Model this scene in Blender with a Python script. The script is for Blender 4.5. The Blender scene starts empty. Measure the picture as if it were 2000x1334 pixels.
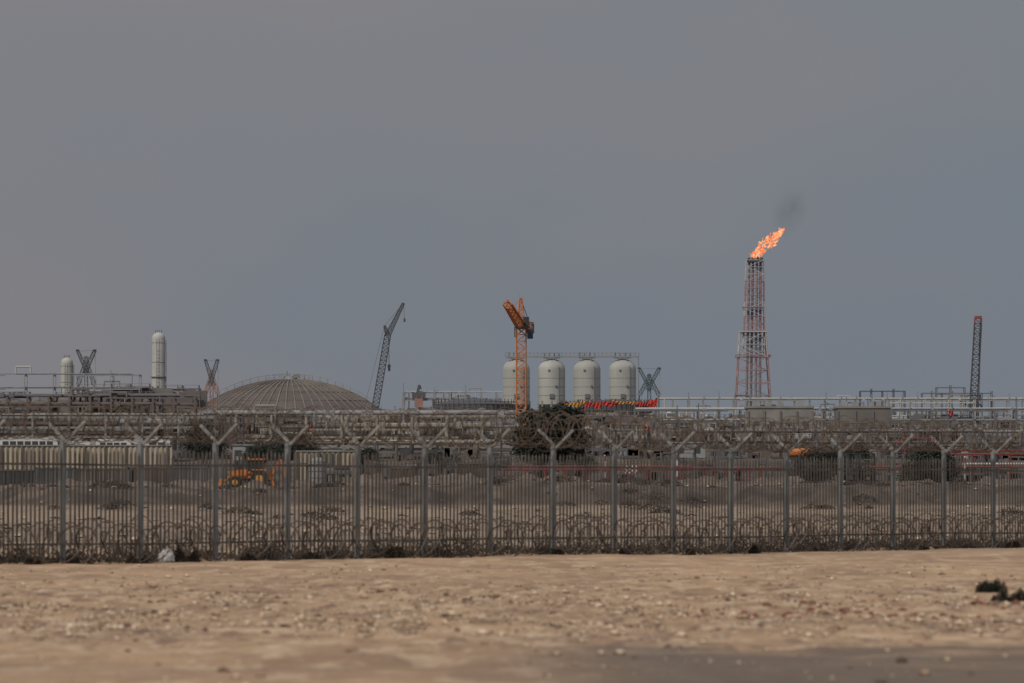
import bpy, math, random
from mathutils import Vector, Matrix, noise
R=random.Random(7)
F=11111.0; CAMZ=1.6; HY=968.0
def k(d): return d/F
def W(px,py,d): return Vector(((px-1000)*d/F, d, CAMZ+(HY-py)*d/F))

# ---------------------------------------------------------------- materials
MATS={}; SPEC={}
def mat(name,col,rough=0.85,var=0.25,scale=1.0,metal=0.0,col2=None,stretch=(1,1,1),bump=0.0):
    SPEC[name]=(col,rough,var,scale,metal,col2,stretch,bump)
HZ=(.225,.232,.262)  # air haze tint, mixed into the base colours of distant objects
def getmat(name,h=0.0):
    if name not in SPEC: return MATS[name]
    key=name if h<=0 else '%s_haze_%02d'%(name,int(h*100))
    if key in MATS: return MATS[key]
    col,rough,var,scale,metal,col2,stretch,bump=SPEC[name]
    m=bpy.data.materials.new(key); m.use_nodes=True
    nt=m.node_tree; b=nt.nodes['Principled BSDF']
    b.inputs['Roughness'].default_value=rough if h<=0 else max(rough,.8); b.inputs['Metallic'].default_value=metal if h<=0 else 0
    tc=nt.nodes.new('ShaderNodeTexCoord'); mp=nt.nodes.new('ShaderNodeMapping')
    mp.inputs['Scale'].default_value=stretch
    n=nt.nodes.new('ShaderNodeTexNoise'); n.inputs['Scale'].default_value=scale; n.inputs['Detail'].default_value=5
    r=nt.nodes.new('ShaderNodeValToRGB')
    c2=col2 or tuple(c*(1-var) for c in col)
    c1=tuple(min(1,c*(1+var*0.6)) for c in col) if not col2 else col
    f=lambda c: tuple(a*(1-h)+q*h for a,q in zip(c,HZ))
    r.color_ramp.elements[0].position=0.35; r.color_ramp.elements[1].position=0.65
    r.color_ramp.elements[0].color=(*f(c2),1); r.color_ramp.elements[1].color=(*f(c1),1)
    L=nt.links
    L.new(tc.outputs['Object'],mp.inputs[0]); L.new(mp.outputs[0],n.inputs['Vector'])
    L.new(n.outputs['Fac'],r.inputs[0]); L.new(r.outputs[0],b.inputs['Base Color'])
    if bump:
        bp=nt.nodes.new('ShaderNodeBump'); bp.inputs['Strength'].default_value=bump
        L.new(n.outputs['Fac'],bp.inputs['Height']); L.new(bp.outputs[0],b.inputs['Normal'])
    MATS[key]=m; return m

mat('galv',(0.20,0.225,0.235),0.65,0.25,1.5,0.0)
mat('galv_arm',(0.27,0.275,0.265),0.7,0.25,2,0.0)
mat('pale_steel',(0.155,0.14,0.12),0.75,0.35,1.2,0.0)
mat('wire',(0.115,0.085,0.065),0.8,0.3,2)
mat('white_steel',(0.62,0.62,0.59),0.6,0.12,0.3)
mat('silo',(0.53,0.54,0.49),0.6,0.16,0.25,stretch=(1,1,0.15))
mat('cream',(0.36,0.325,0.255),0.8,0.25,0.5)
mat('creamwall',(0.42,0.36,0.27),0.8,0.15,0.4,stretch=(1,1,.2))
mat('concrete',(0.27,0.255,0.23),0.9,0.2,0.3)
mat('concrete_d',(0.17,0.15,0.13),0.9,0.25,0.2)
mat('brown',(0.125,0.09,0.07),0.9,0.3,0.3)
mat('rust',(0.10,0.06,0.045),0.9,0.35,0.3)
mat('dark',(0.03,0.03,0.033),0.7,0.3,0.5)
mat('darkblue',(0.018,0.028,0.042),0.6,0.3,0.5)
mat('steelgrey',(0.12,0.125,0.13),0.7,0.25,0.5)
mat('lightgrey',(0.31,0.32,0.32),0.7,0.2,0.5)
mat('orange',(0.62,0.20,0.035),0.55,0.15,1)
mat('yellow',(0.60,0.30,0.04),0.55,0.15,1)
mat('red',(0.30,0.04,0.035),0.6,0.2,0.7)
mat('redtarp',(0.58,0.05,0.035),0.7,0.25,0.6)
mat('flarered',(0.46,0.26,0.26),0.7,0.15,0.2)
mat('flarelight',(0.60,0.58,0.58),0.7,0.1,0.2)
mat('flarepipe',(0.30,0.255,0.27),0.7,0.15,0.2)
mat('teal',(0.015,0.07,0.08),0.6,0.2,0.5)
mat('white',(0.66,0.66,0.64),0.5,0.06,1)
mat('glass',(0.02,0.025,0.03),0.15,0.1,1)
mat('tyre',(0.02,0.02,0.02),0.9,0.2,3)
mat('domebrown',(0.10,0.074,0.054),0.9,0.35,0.10)
mat('domerib',(0.22,0.18,0.14),0.9,0.3,0.2)
mat('bark',(0.06,0.045,0.035),0.95,0.3,3)
mat('leaf',(0.032,0.040,0.026),0.9,0,0.6,col2=(0.012,0.016,0.012))
mat('leaf2',(0.055,0.062,0.040),0.9,0,0.6,col2=(0.024,0.030,0.020))
mat('scrub',(0.085,0.068,0.045),0.95,0,1.5,col2=(0.035,0.028,0.02))
mat('deadscrub',(0.045,0.030,0.022),0.95,0,1.5,col2=(0.016,0.011,0.009))
mat('stone_l',(0.66,0.53,0.39),0.95,0.25,3)
mat('stone_m',(0.42,0.30,0.20),0.95,0.25,3)
mat('stone_d',(0.17,0.115,0.08),0.95,0.3,3)
mat('stone_r',(0.28,0.10,0.075),0.95,0.3,3)
mat('plastic',(0.55,0.55,0.56),0.5,0.2,6)
mat('spoil',(0.17,0.13,0.10),0.95,0.35,1.0,bump=0.4)

# ---------------------------------------------------------------- mesh builder
class MB:
    def __init__(s): s.v=[];s.f=[];s.mi=[];s.ms=[]
    def m(s,n):
        if n not in s.ms: s.ms.append(n)
        return s.ms.index(n)
    def add(s,vs,fs,mn):
        b=len(s.v); s.v.extend([tuple(v) for v in vs]); i=s.m(mn)
        for f in fs: s.f.append(tuple(b+a for a in f)); s.mi.append(i)
    def box(s,c,sz,mn,rz=0.0):
        hx,hy,hz=sz[0]/2,sz[1]/2,sz[2]/2; cs,sn=math.cos(rz),math.sin(rz); vs=[]
        for z in(-hz,hz):
            for x,y in((-hx,-hy),(hx,-hy),(hx,hy),(-hx,hy)):
                vs.append((c[0]+x*cs-y*sn,c[1]+x*sn+y*cs,c[2]+z))
        s.add(vs,[(0,3,2,1),(4,5,6,7),(0,1,5,4),(1,2,6,5),(2,3,7,6),(3,0,4,7)],mn)
    def cyl(s,p1,p2,r1,r2,n,mn,caps=True):
        p1=Vector(p1);p2=Vector(p2);d=(p2-p1)
        if d.length<1e-6:return
        d.normalize(); a=d.orthogonal().normalized(); b=d.cross(a)
        if abs(d.z)<0.999:
            a=Vector((0,0,1)).cross(d).normalized(); b=d.cross(a)
        vs=[]
        for p,r in((p1,r1),(p2,r2)):
            for i in range(n):
                t=2*math.pi*(i+.5)/n; vs.append(p+a*math.cos(t)*r+b*math.sin(t)*r)
        fs=[(i,(i+1)%n,n+(i+1)%n,n+i) for i in range(n)]
        if caps: fs+= [tuple(range(n-1,-1,-1)),tuple(range(n,2*n))]
        s.add(vs,fs,mn)
    def beam(s,p1,p2,w,mn): s.cyl(p1,p2,w*.7,w*.7,4,mn)
    def rev(s,c,prof,n,mn):
        vs=[];fs=[]
        for r,z in prof:
            for i in range(n):
                t=2*math.pi*i/n; vs.append((c[0]+math.cos(t)*r,c[1]+math.sin(t)*r,c[2]+z))
        for j in range(len(prof)-1):
            for i in range(n):
                fs.append((j*n+i,j*n+(i+1)%n,(j+1)*n+(i+1)%n,(j+1)*n+i))
        s.add(vs,fs,mn)
    def lattice(s,p0,p1,w0,w1,n,t,mn,side=Vector((1,0,0)),mnf=None,depth=1.0):
        p0=Vector(p0);p1=Vector(p1);d=(p1-p0).normalized()
        a=(side-d*side.dot(d)).normalized(); b=d.cross(a)
        def ring(u):
            p=p0.lerp(p1,u);h=(w0+(w1-w0)*u)/2
            return [p+a*x*h+b*y*h*depth for x,y in((-1,-1),(1,-1),(1,1),(-1,1))]
        pr=ring(0)
        for j in range(n):
            mm=mnf((j+.5)/n) if mnf else mn
            nr=ring((j+1)/n)
            for i in range(4):
                s.beam(pr[i],nr[i],t,mm)
                s.beam(nr[i],nr[(i+1)%4],t*.6,mm)
                if j%2: s.beam(pr[i],nr[(i+1)%4],t*.6,mm)
                else: s.beam(pr[(i+1)%4],nr[i],t*.6,mm)
            pr=nr
    def build(s,name,smooth=False,hz=1.0):
        me=bpy.data.meshes.new(name); me.from_pydata(s.v,[],s.f)
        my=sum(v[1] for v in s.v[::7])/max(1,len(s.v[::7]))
        h=0 if my<350 else hz*(1-math.exp(-my/4200)); h=round(h*25)/25  # painted haze amount grows with distance along y
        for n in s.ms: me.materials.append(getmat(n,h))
        me.polygons.foreach_set('material_index',s.mi)
        if smooth: me.polygons.foreach_set('use_smooth',[True]*len(s.f))
        me.update()
        o=bpy.data.objects.new(name,me); bpy.context.scene.collection.objects.link(o)
        return o

# ---------------------------------------------------------------- terrain
def sstep(a,b,x):
    t=max(0,min(1,(x-a)/(b-a))); return t*t*(3-2*t)
def gh(x,y):
    n=noise.noise(Vector((x*.02,y*.01,0)))
    z=0.0
    z+=0.30*sstep(190,330,y)
    ys=y+10*n+5*noise.noise(Vector((x*.12,3.1,0)))
    z+=0.40*sstep(325,368,ys)
    top=1.35+0.25*sstep(-15,10,x)+0.40*noise.noise(Vector((x*.06,1.7,0)))
    z+=top*sstep(372,384,ys+4*noise.noise(Vector((x*.4,7,0)))+2*noise.noise(Vector((x*1.1,9,0))))
    z+=(1.1)*sstep(565,625,y)+(2.45)*sstep(625,665,y)
    if y<700:
        f=sstep(0,30,y)
        z+=0.050*f*noise.noise(Vector((x*.25,y*.12,5)))+0.035*f*noise.noise(Vector((x*.9,y*.5,9)))
        if y<125: z+=0.022*f*noise.noise(Vector((x*1.7,y*.8,31)))*(1+sstep(64,70,y)*(1-sstep(92,105,y)))
        if y>200: z+=0.30*sstep(200,330,y)*noise.noise(Vector((x*.15,y*.05,2)))
        if y>330: z+=0.16*noise.noise(Vector((x*.6,y*.2,2)))+.30*sstep(385,420,y)*noise.noise(Vector((x*.22,y*.08,21)))
    return z
def build_ground():
    ys=[-80,-40,-10,10,25,35]
    y=40.0
    while y<700:
        ys.append(y); y+= 0.25 if y<105 else (0.8 if y<190 else (2.0 if y<320 else (0.9 if y<400 else 4)))
    while y<30000: ys.append(y); y*=1.15
    nc=240; vs=[];fs=[]
    for y in ys:
        w=30+.2*max(y,0) if y<1000 else 230+(y-1000)*1.2
        for i in range(nc+1):
            u=(i/nc*2-1); u=u*(0.35+0.65*abs(u)**2)
            x=u*w*(1.6)
            vs.append((x,y,gh(x,y)))
    for j in range(len(ys)-1):
        for i in range(nc):
            a=j*(nc+1)+i; fs.append((a,a+1,a+nc+2,a+nc+1))
    me=bpy.data.meshes.new('ground'); me.from_pydata(vs,[],fs)
    me.polygons.foreach_set('use_smooth',[True]*len(fs))
    o=bpy.data.objects.new('ground',me); bpy.context.scene.collection.objects.link(o)
    m=bpy.data.materials.new('sand_ground'); m.use_nodes=True; nt=m.node_tree; L=nt.links; N=nt.nodes
    b=N['Principled BSDF']; b.inputs['Roughness'].default_value=0.95
    geo=N.new('ShaderNodeNewGeometry'); sep=N.new('ShaderNodeSeparateXYZ'); L.new(geo.outputs['Position'],sep.inputs[0])
    def nz(scale,detail,st=(1,1,1)):
        mp=N.new('ShaderNodeMapping'); mp.inputs['Scale'].default_value=st; L.new(geo.outputs['Position'],mp.inputs[0])
        n=N.new('ShaderNodeTexNoise'); n.inputs['Scale'].default_value=scale; n.inputs['Detail'].default_value=detail; n.inputs['Roughness'].default_value=.65
        L.new(mp.outputs[0],n.inputs['Vector']); return n.outputs['Fac']
    def mr(v,a,b2,c=0,d=1):
        n=N.new('ShaderNodeMapRange'); n.inputs[1].default_value=a;n.inputs[2].default_value=b2;n.inputs[3].default_value=c;n.inputs[4].default_value=d
        n.interpolation_type='SMOOTHSTEP'
        L.new(v,n.inputs[0]); return n.outputs[0]
    def mul(a,c):
        n=N.new('ShaderNodeMath'); n.operation='MULTIPLY'; L.new(a,n.inputs[0])
        if isinstance(c,float): n.inputs[1].default_value=c
        else: L.new(c,n.inputs[1])
        return n.outputs[0]
    def mix(f,a,c,mode='MIX'):
        n=N.new('ShaderNodeMix'); n.data_type='RGBA'; n.blend_type=mode
        if isinstance(f,float): n.inputs[0].default_value=f
        else: L.new(f,n.inputs[0])
        for i,q in((6,a),(7,c)):
            if isinstance(q,tuple): n.inputs[i].default_value=(*q,1)
            else: L.new(q,n.inputs[i])
        return n.outputs[2]
    n2=nz(5,6)
    # smooth graded strip next to the fence, rough stony strip in front of it
    rough=mul(mr(sep.outputs['Y'],118,98),mr(sep.outputs['Y'],52,64))
    c=mix(mr(nz(.35,6,(1,.35,1)),.36,.64),(.53,.35,.205),(.36,.235,.145))
    c=mix(mul(mr(nz(1.5,6,(1,.22,1)),.49,.62),.7),c,(.70,.52,.35))
    c=mix(mul(mul(mr(nz(2.0,7,(1,.22,1)),.52,.62),.85),rough),c,(.20,.125,.08))
    c=mix(mul(mul(mr(nz(4.5,5,(1,.25,1)),.56,.66),.8),rough),c,(.78,.61,.43))
    c=mix(mul(mr(nz(.9,6,(.5,.5,1)),.56,.68),.5),c,(.26,.17,.11))
    c=mix(mul(mr(n2,.55,.70),.5),c,(.22,.145,.095))
    # compacted dark vehicle track near the camera
    t=mul(mr(sep.outputs['Y'],63,59),mr(nz(.12,4,(1,1.6,1)),.36,.50)); t=mul(t,mr(sep.outputs['X'],-1.2,1.8))
    c=mix(mul(t,.85),c,(.13,.105,.085))
    t=mul(mr(sep.outputs['Y'],62,52),mr(nz(.2,4,(.5,2,1)),.52,.64))
    c=mix(mul(t,.45),c,(.22,.155,.11))
    far=mix(mr(nz(.25,6,(1,.35,1)),.38,.62),(.36,.27,.19),(.24,.178,.13))
    far=mix(mul(mr(nz(1.3,5,(1,.4,1)),.5,.62),.6),far,(.13,.10,.075))
    far=mix(mul(mr(nz(.08,4,(1,.25,1)),.48,.56),.6),far,(.44,.34,.245))
    c=mix(mr(sep.outputs['Y'],140,200),c,far)
    bank=mix(mr(nz(.5,6,(1,.5,1)),.38,.62),(.14,.11,.088),(.060,.048,.040))
    bank=mix(mul(mr(nz(.35,6,(.6,.4,1)),.54,.64),.6),bank,(.25,.195,.15))
    c=mix(mul(mr(sep.outputs['Z'],.85,1.1),.95),c,bank)
    L.new(c,b.inputs['Base Color'])
    bp=N.new('ShaderNodeBump'); bp.inputs['Strength'].default_value=.8; bp.inputs['Distance'].default_value=.10
    L.new(n2,bp.inputs['Height']); L.new(bp.outputs[0],b.inputs['Normal'])
    me.materials.append(m)
build_ground()

# stones
def stone(mb,p,s,mn,r):
    vs=[]
    for d in((1,0,0),(-1,0,0),(0,1,0),(0,-1,0),(0,0,1),(0,0,-.5),(.7,.7,.4),(-.7,.7,.3),(.7,-.7,.35),(-.7,-.7,.4)):
        q=Vector(d)*s*r.uniform(.7,1.25); q.z*=.7; vs.append((p[0]+q.x,p[1]+q.y,p[2]+q.z))
    mb.add(vs,[(4,6,7),(4,8,6),(4,9,8),(4,7,9),(0,6,8),(1,9,7),(2,7,6),(3,8,9),(5,0,8),(5,8,3),(5,3,9),(5,9,1),(5,1,7),(5,7,2),(5,2,6),(5,6,0)],mn)
mb=MB()
for i in range(20000):
    y=R.choice([R.uniform(45,130),R.gauss(82,10),R.gauss(75,8)])
    if y<42 or y>136: continue
    x=R.uniform(-.13,.13)*y
    if y<64 and R.random()<.8: continue
    cl=noise.noise(Vector((x*.5,y*.12,3)))+.6*noise.noise(Vector((x*1.6,y*.4,13)))
    if cl<0 and R.random()<.85: continue
    s=min(.075,.010+R.expovariate(1/.012))
    q=R.random(); mn='stone_l' if q<.46 else('stone_m' if q<.80 else 'stone_d')
    px=1000+x/y*F
    if px>1350 and 73<y<84 and R.random()<.12: mn='stone_r'; s*=1.6
    stone(mb,(x,y,gh(x,y)+s*.15),s,mn,R)
mb.build('gravel')
mb=MB()
for i in range(1500):
    y=R.uniform(190,560); x=R.uniform(-.11,.11)*y
    if R.random()<.5: y=R.uniform(370,560); x=R.uniform(-.11,.11)*y
    s=R.uniform(.05,.20)
    stone(mb,(x,y,gh(x,y)+s*.2),s,R.choice(['stone_l','stone_m','stone_m','stone_d']),R)
mb.build('rubble')

# ---------------------------------------------------------------- fence
f0=Vector((-10.695,135.5,0)); fs_=Vector((1.687,2.48,0)); fd=fs_.normalized(); fp=Vector((fd.y,-fd.x,0)); BAY=fs_.length
fa=math.atan2(fd.y,fd.x)
def fg(p): return gh(p.x,p.y)
mb=MB()
for i in range(-9,32):
    p=f0+fs_*i; g=fg(p)
    l1=R.uniform(-.04,.04); tilt=R.uniform(-.02,.02)
    mb.box((p.x,p.y,g+1.45),(.11,.11,2.95),'galv',fa)
    for sg in(-1,1):
        mb.beam(p+fp*.09+Vector((0,0,g+2.88)),p+fp*(.09+sg*.56+l1)+fd*tilt+Vector((0,0,g+3.36+sg*l1*.6)),.062,'galv_arm')
    if i<31:
        q=f0+fs_*(i+1)
        for z in(.45,2.35):
            a=p+Vector((0,0,fg(p)+z))+fp*.06; b=q+Vector((0,0,fg(q)+z))+fp*.06
            mb.beam(a,b,.05,'pale_steel')
        for sg,e in((-1,1),(1,1),(-1,.5),(1,.5)):
            a=p+fp*sg*.56*e+Vector((0,0,fg(p)+2.9+.47*e)); b=q+fp*sg*.56*e+Vector((0,0,fg(q)+2.9+.47*e))
            mb.cyl(a,b,.007,.007,3,'wire',False)
        for j in range(1,18):
            c=p.lerp(q,j/18)+fp*.10; g=fg(c); h=2.72+R.uniform(-.03,.03); w=.042
            tx=R.uniform(-.02,.02)
            l=c-fd*w; r_=c+fd*w; o=c+fp*.026
            vs=[]
            for z,t in((g+.06,0),(g+h-.10,tx)):
                for a in(l,o,r_): vs.append((a.x+fd.x*t,a.y+fd.y*t,z))
            vs.append((c.x+fd.x*tx,c.y+fd.y*tx,g+h))
            mb.add(vs,[(0,1,4,3),(1,2,5,4),(3,4,6),(4,5,6)],'pale_steel')
fence=mb.build('palisade_fence')
def coil(name,i0,i1,off,zc,rad,pitch,seed,wr=.010,sq=1.0,jit=.16):
    r=random.Random(seed); mb=MB(); L=(i1-i0)*BAY; ns=16
    n=int(L/pitch*ns); pts=[]
    for j in range(n):
        t=j/ns*2*math.pi; s=j/n*L+ .10*math.sin(j/ns*1.7)
        base=f0+fs_*i0+fd*s
        rr=rad*(1+jit*noise.noise(Vector((j/ns*1.3,seed,0)))*2+.05*math.sin(j*.9)); dz=.12*noise.noise(Vector((s*.6,seed,3)))
        lean=.25*math.sin(j/ns*1.3)*math.sin(t)
        pts.append(base+fd*lean+fp*(off+rr*math.cos(t))+Vector((0,0,fg(base)+zc+dz+rr*sq*math.sin(t))))
    for a,b in zip(pts,pts[1:]):
        mb.cyl(a,b,wr,wr,3,'wire',False)
        if r.random()<.85:
            m=(a+b)/2; v=Vector((r.uniform(-1,1),r.uniform(-1,1),r.uniform(-1,1))).normalized()*.045
            u=(b-a).normalized()*.02
            mb.add([m-v,m+u,m+v,m-u],[(0,1,2,3)],'wire')
    return mb.build(name)
coil('razor_wire_coil',-9,31,-.02,3.38,.44,.30,1,wr=.012)
coil('razor_wire_coil',-9,31,-.08,3.28,.38,.40,5,wr=.012)
coil('razor_wire_coil',-9,31,.62,.42,.44,.75,2,wr=.022,jit=.22)
coil('razor_wire_coil',-9,31,-1.0,.52,.46,.55,8,wr=.018,jit=.2)

# scrub tufts
def tuft(mb,c,w,h,n,ls,mn,r):
    for i in range(n):
        a=r.uniform(0,6.283); q=r.random()**.5; zz=r.random()**.8
        p=Vector((c[0]+math.cos(a)*q*w/2*(1-.5*zz),c[1]+math.sin(a)*q*w/2*(1-.5*zz),c[2]+zz*h*(1-.4*q*q)))
        v=Vector((r.uniform(-1,1),r.uniform(-1,1),r.uniform(-.3,1))).normalized()*ls*r.uniform(.6,1.5)
        u=v.cross(Vector((r.uniform(-1,1),r.uniform(-1,1),r.uniform(-1,1)))).normalized()*ls*.35
        mb.add([p-v,p+u,p+v,p-u],[(0,1,2,3)],mn)
mb=MB()
for i in range(1300):
    s=R.uniform(-8,30); p=f0+fs_*s-fp*R.uniform(.0,2.8)
    cl=noise.noise(Vector((s*.8,0,4)))
    if cl<-.25 and R.random()<.7: continue
    w=R.uniform(.25,1.0)*(1+max(0,cl))
    tuft(mb,(p.x,p.y,fg(p)-.03),w,w*R.uniform(.25,.65),int(50*w+20),.045,R.choice(['scrub','scrub','deadscrub']),R)
for i in range(700):
    s=R.uniform(-8,30); p=f0+fs_*s+fp*R.uniform(.0,.9); w=R.uniform(.1,.5)
    if noise.noise(Vector((s*.6,3,14)))<-.2: continue
    tuft(mb,(p.x,p.y,fg(p)-.02),w,w*R.uniform(.2,.5),int(50*w+12),.03,R.choice(['scrub','deadscrub']),R)
mb.build('dry_scrub')
for px,w,h in((228,.85,.34),(322,.9,.42),(440,.5,.24),(560,.6,.24),(733,.75,.40),(1040,.5,.2),(1175,.4,.18),(1305,.42,.2),(1420,.6,.34),(1545,.4,.24),(1760,.4,.18),(1935,.6,.28),(100,.6,.24),(10,.6,.2)):
    s=((px-1000)-(-877))/ (138.3-.0183*(px-1000)); p=f0+fs_*s+fp*.75
    mb=MB()
    for q in range(5):
        e=R.uniform(-.5,.5)*w; tuft(mb,(p.x+fd.x*e,p.y+fd.y*e,fg(p)-.03),w*R.uniform(.35,.6),h*R.uniform(.5,1.05),150,.05,R.choice(['deadscrub','deadscrub','scrub']),R)
    mb.build('tumbleweed')
for (px,py,w,h) in((1932,1160,.46,.30),(1980,1174,.54,.26)):
    d=CAMZ*F/(py-HY); p=W(px,py,d); mb=MB()
    for q in range(14):
        tuft(mb,(p.x+R.uniform(-w,w)*.5,p.y+R.uniform(-.2,.2),gh(p.x,p.y)-.02),w*.42,h*R.uniform(.3,1),230,.022,'leaf' if q%3 else 'scrub',R)
    mb.build('desert_bush')
def blob(name,c,s,mn,seed,amp=.35):
    import bmesh
    bm=bmesh.new(); bmesh.ops.create_icosphere(bm,subdivisions=4,radius=1)
    for v in bm.verts:
        n=noise.noise(v.co*1.8+Vector((seed,0,0)))*amp+noise.noise(v.co*5+Vector((seed,0,0)))*amp*.5
        v.co*=1+n; v.co.x*=s[0];v.co.y*=s[1];v.co.z*=s[2]; v.co.z=max(v.co.z,-s[2]*.6); v.co+=Vector(c)
    me=bpy.data.meshes.new(name); bm.to_mesh(me); me.polygons.foreach_set('use_smooth',[True]*len(me.polygons)); me.materials.append(getmat(mn))
    o=bpy.data.objects.new(name,me); bpy.context.scene.collection.objects.link(o); return o
s=(267-123)/(138.3+.0183*733); p=f0+fs_*s+fp*.9
blob('plastic_bag',(p.x,p.y,fg(p)+.13),(.20,.16,.18),'plastic',3)

mb=MB()
for i in range(260):
    y=R.choice([R.uniform(368,388),R.uniform(380,440),R.uniform(320,372),R.uniform(392,560)]); x=R.uniform(-.10,.10)*y
    if noise.noise(Vector((x*.15,y*.04,8)))<0: continue
    w=R.uniform(.5,3.0)
    tuft(mb,(x,y,gh(x,y)-.08),w,w*.22,int(40+w*70),.09,R.choice(['scrub','deadscrub','deadscrub']),R)
mb.build('bank_shrubs')

# ---------------------------------------------------------------- trees
def tree(px,pybase,pytop,wpx,d,seed,mn=('leaf','leaf','leaf2'),dens=1.0,multi=3,name='acacia_tree',z0=.12,lsz=.20):
    r=random.Random(seed); b=W(px,pybase,d); b.z=gh(b.x,b.y); top=W(px,pytop,d).z; H=top-b.z; w=wpx*k(d)
    mb=MB(); cl=[]
    n=int(34*dens)
    for i in range(n):
        a=r.uniform(0,6.283); q=r.random()**.5
        zz=r.uniform(z0,.93)
        env=math.sin(min(1,max(.0,(zz-z0)/(1-z0)*.86+.14))*math.pi)**.4
        c=b+Vector((math.cos(a)*q*w*.44*env,math.sin(a)*q*w*.44*env,H*zz)); cl.append((c,r.uniform(.09,.17)*w))
    for t in range(multi):
        st=b+Vector((r.uniform(-.1,.1)*w,r.uniform(-.1,.1)*w,-.2)); mid=st+Vector((r.uniform(-.08,.08)*w,0,H*.35)); 
        mb.cyl(st,mid,H*.028,H*.02,7,'bark')
        for c,_ in r.sample(cl,6): mb.cyl(mid,c,H*.014,H*.004,5,'bark')
    for c,rad in cl:
        mm=r.choice(mn); 
        for i in range(int(170)):
            v=Vector((r.gauss(0,1),r.gauss(0,1),r.gauss(0,.8)))*rad*.5
            p=c+v; ls=lsz*r.uniform(.5,1.3)*max(.6,H/9)
            u=Vector((r.uniform(-1,1),r.uniform(-1,1),r.uniform(-.6,1))).normalized()*ls
            x=u.cross(Vector((r.uniform(-1,1),r.uniform(-1,1),r.uniform(-1,1)))).normalized()*ls*.45
            if p.z<b.z+.2: continue
            mb.add([p-u,p+x,p+u,p-x],[(0,1,2,3)],mm)
    mb.build(name,hz=.35)
tree(1050,930,796,96,600,11,dens=1.9,multi=4,z0=.30,lsz=.26)
tree(1106,930,788,90,602,31,dens=1.9,multi=4,z0=.30,lsz=.26)
tree(398,935,822,96,690,12,dens=1.7)
tree(575,935,848,122,690,13,dens=1.8)
tree(505,935,868,70,640,18,dens=.8)
tree(1600,945,880,120,600,14,dens=1.6)
tree(1668,945,868,90,640,15,dens=1.2)
tree(1812,960,870,122,560,16,dens=2.2,lsz=.26)
tree(1925,935,884,60,640,17,dens=.8)
tree(860,935,888,110,640,19,dens=.9)
tree(715,935,876,60,650,20,dens=.7)
tree(1130,935,888,80,640,21,dens=.7)

# ---------------------------------------------------------------- domed tank
def domed_tank(px,pyed,pytop,rpx,d,name,m1='domebrown',m2='domerib',wall='brown',ribs=60):
    c=W(px,pyed,d); r=rpx*k(d); rise=(pyed-pytop)*k(d); base=gh(c.x,d)
    mb=MB(); h=c.z-base
    mb.rev((c.x,c.y,base),[(r*.99,0),(r*.99,h-1.2),(r*1.02,h-1.2),(r*1.02,h)],96,wall)
    Rs=(r*r+rise*rise)/(2*rise); prof=[]
    for j in range(13):
        q=r*(1-j/12); prof.append((max(q,.05),h+math.sqrt(Rs*Rs-q*q)-(Rs-rise)))
    mb.rev((c.x,c.y,base),prof,96,m1)
    for i in range(ribs):
        t=2*math.pi*i/ribs
        for (ra,za),(rb,zb) in zip(prof[:9:2],prof[2:11:2]):
            mb.beam((c.x+math.cos(t)*ra,c.y+math.sin(t)*ra,base+za+.2),(c.x+math.cos(t)*rb,c.y+math.sin(t)*rb,base+zb+.2),.42,m2)
    for j in (2,4,6,8,10):
        ra,za=prof[j]; ps=[Vector((c.x+math.cos(t*math.pi/32)*ra,c.y+math.sin(t*math.pi/32)*ra,base+za+.15)) for t in range(64)]
        for a,b in zip(ps,ps[1:]+ps[:1]): mb.beam(a,b,.18,m2)
    for ang in (math.radians(-14),math.radians(194)):
        pv=None
        for j in range(13):
            ra,za=prof[j]; p=Vector((c.x+math.cos(ang)*ra,c.y+math.sin(ang)*ra,base+za))
            mb.beam(p,p+Vector((0,0,2.2)),.18,'lightgrey')
            if pv:
                mb.beam(pv+Vector((0,0,2.2)),p+Vector((0,0,2.2)),.24,'lightgrey'); mb.beam(pv+Vector((0,0,1.1)),p+Vector((0,0,1.1)),.16,'lightgrey')
            pv=p
    for i in range(40):
        t=2*math.pi*i/40; t2=2*math.pi*(i+1)/40; q=lambda tt,z:(c.x+math.cos(tt)*r*1.01,c.y+math.sin(tt)*r*1.01,base+h+z)
        mb.beam(q(t,0),q(t,1.3),.12,'lightgrey'); mb.beam(q(t,1.3),q(t2,1.3),.12,'lightgrey')
    tz=base+prof[-1][1]
    mb.cyl((c.x,c.y,tz-.5),(c.x,c.y,tz+1.2),3.4,3.0,20,'lightgrey'); mb.cyl((c.x-1,c.y,tz+1),(c.x-1,c.y,tz+3.4),.4,.4,8,'lightgrey')
    mb.box((c.x+3,c.y-2,tz+1.3),(2.4,2,1.6),'concrete')
    for i in range(9): mb.beam((c.x-8+i*2,c.y-3,tz-.5),(c.x-8+i*2,c.y-3,tz+1.6),.14,'lightgrey')
    mb.beam((c.x-8,c.y-3,tz+1.6),(c.x+8,c.y-3,tz+1.6),.16,'lightgrey')
    mb.build(name,hz=.6)
domed_tank(565,806,741,186,2300,'domed_storage_tank')

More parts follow.
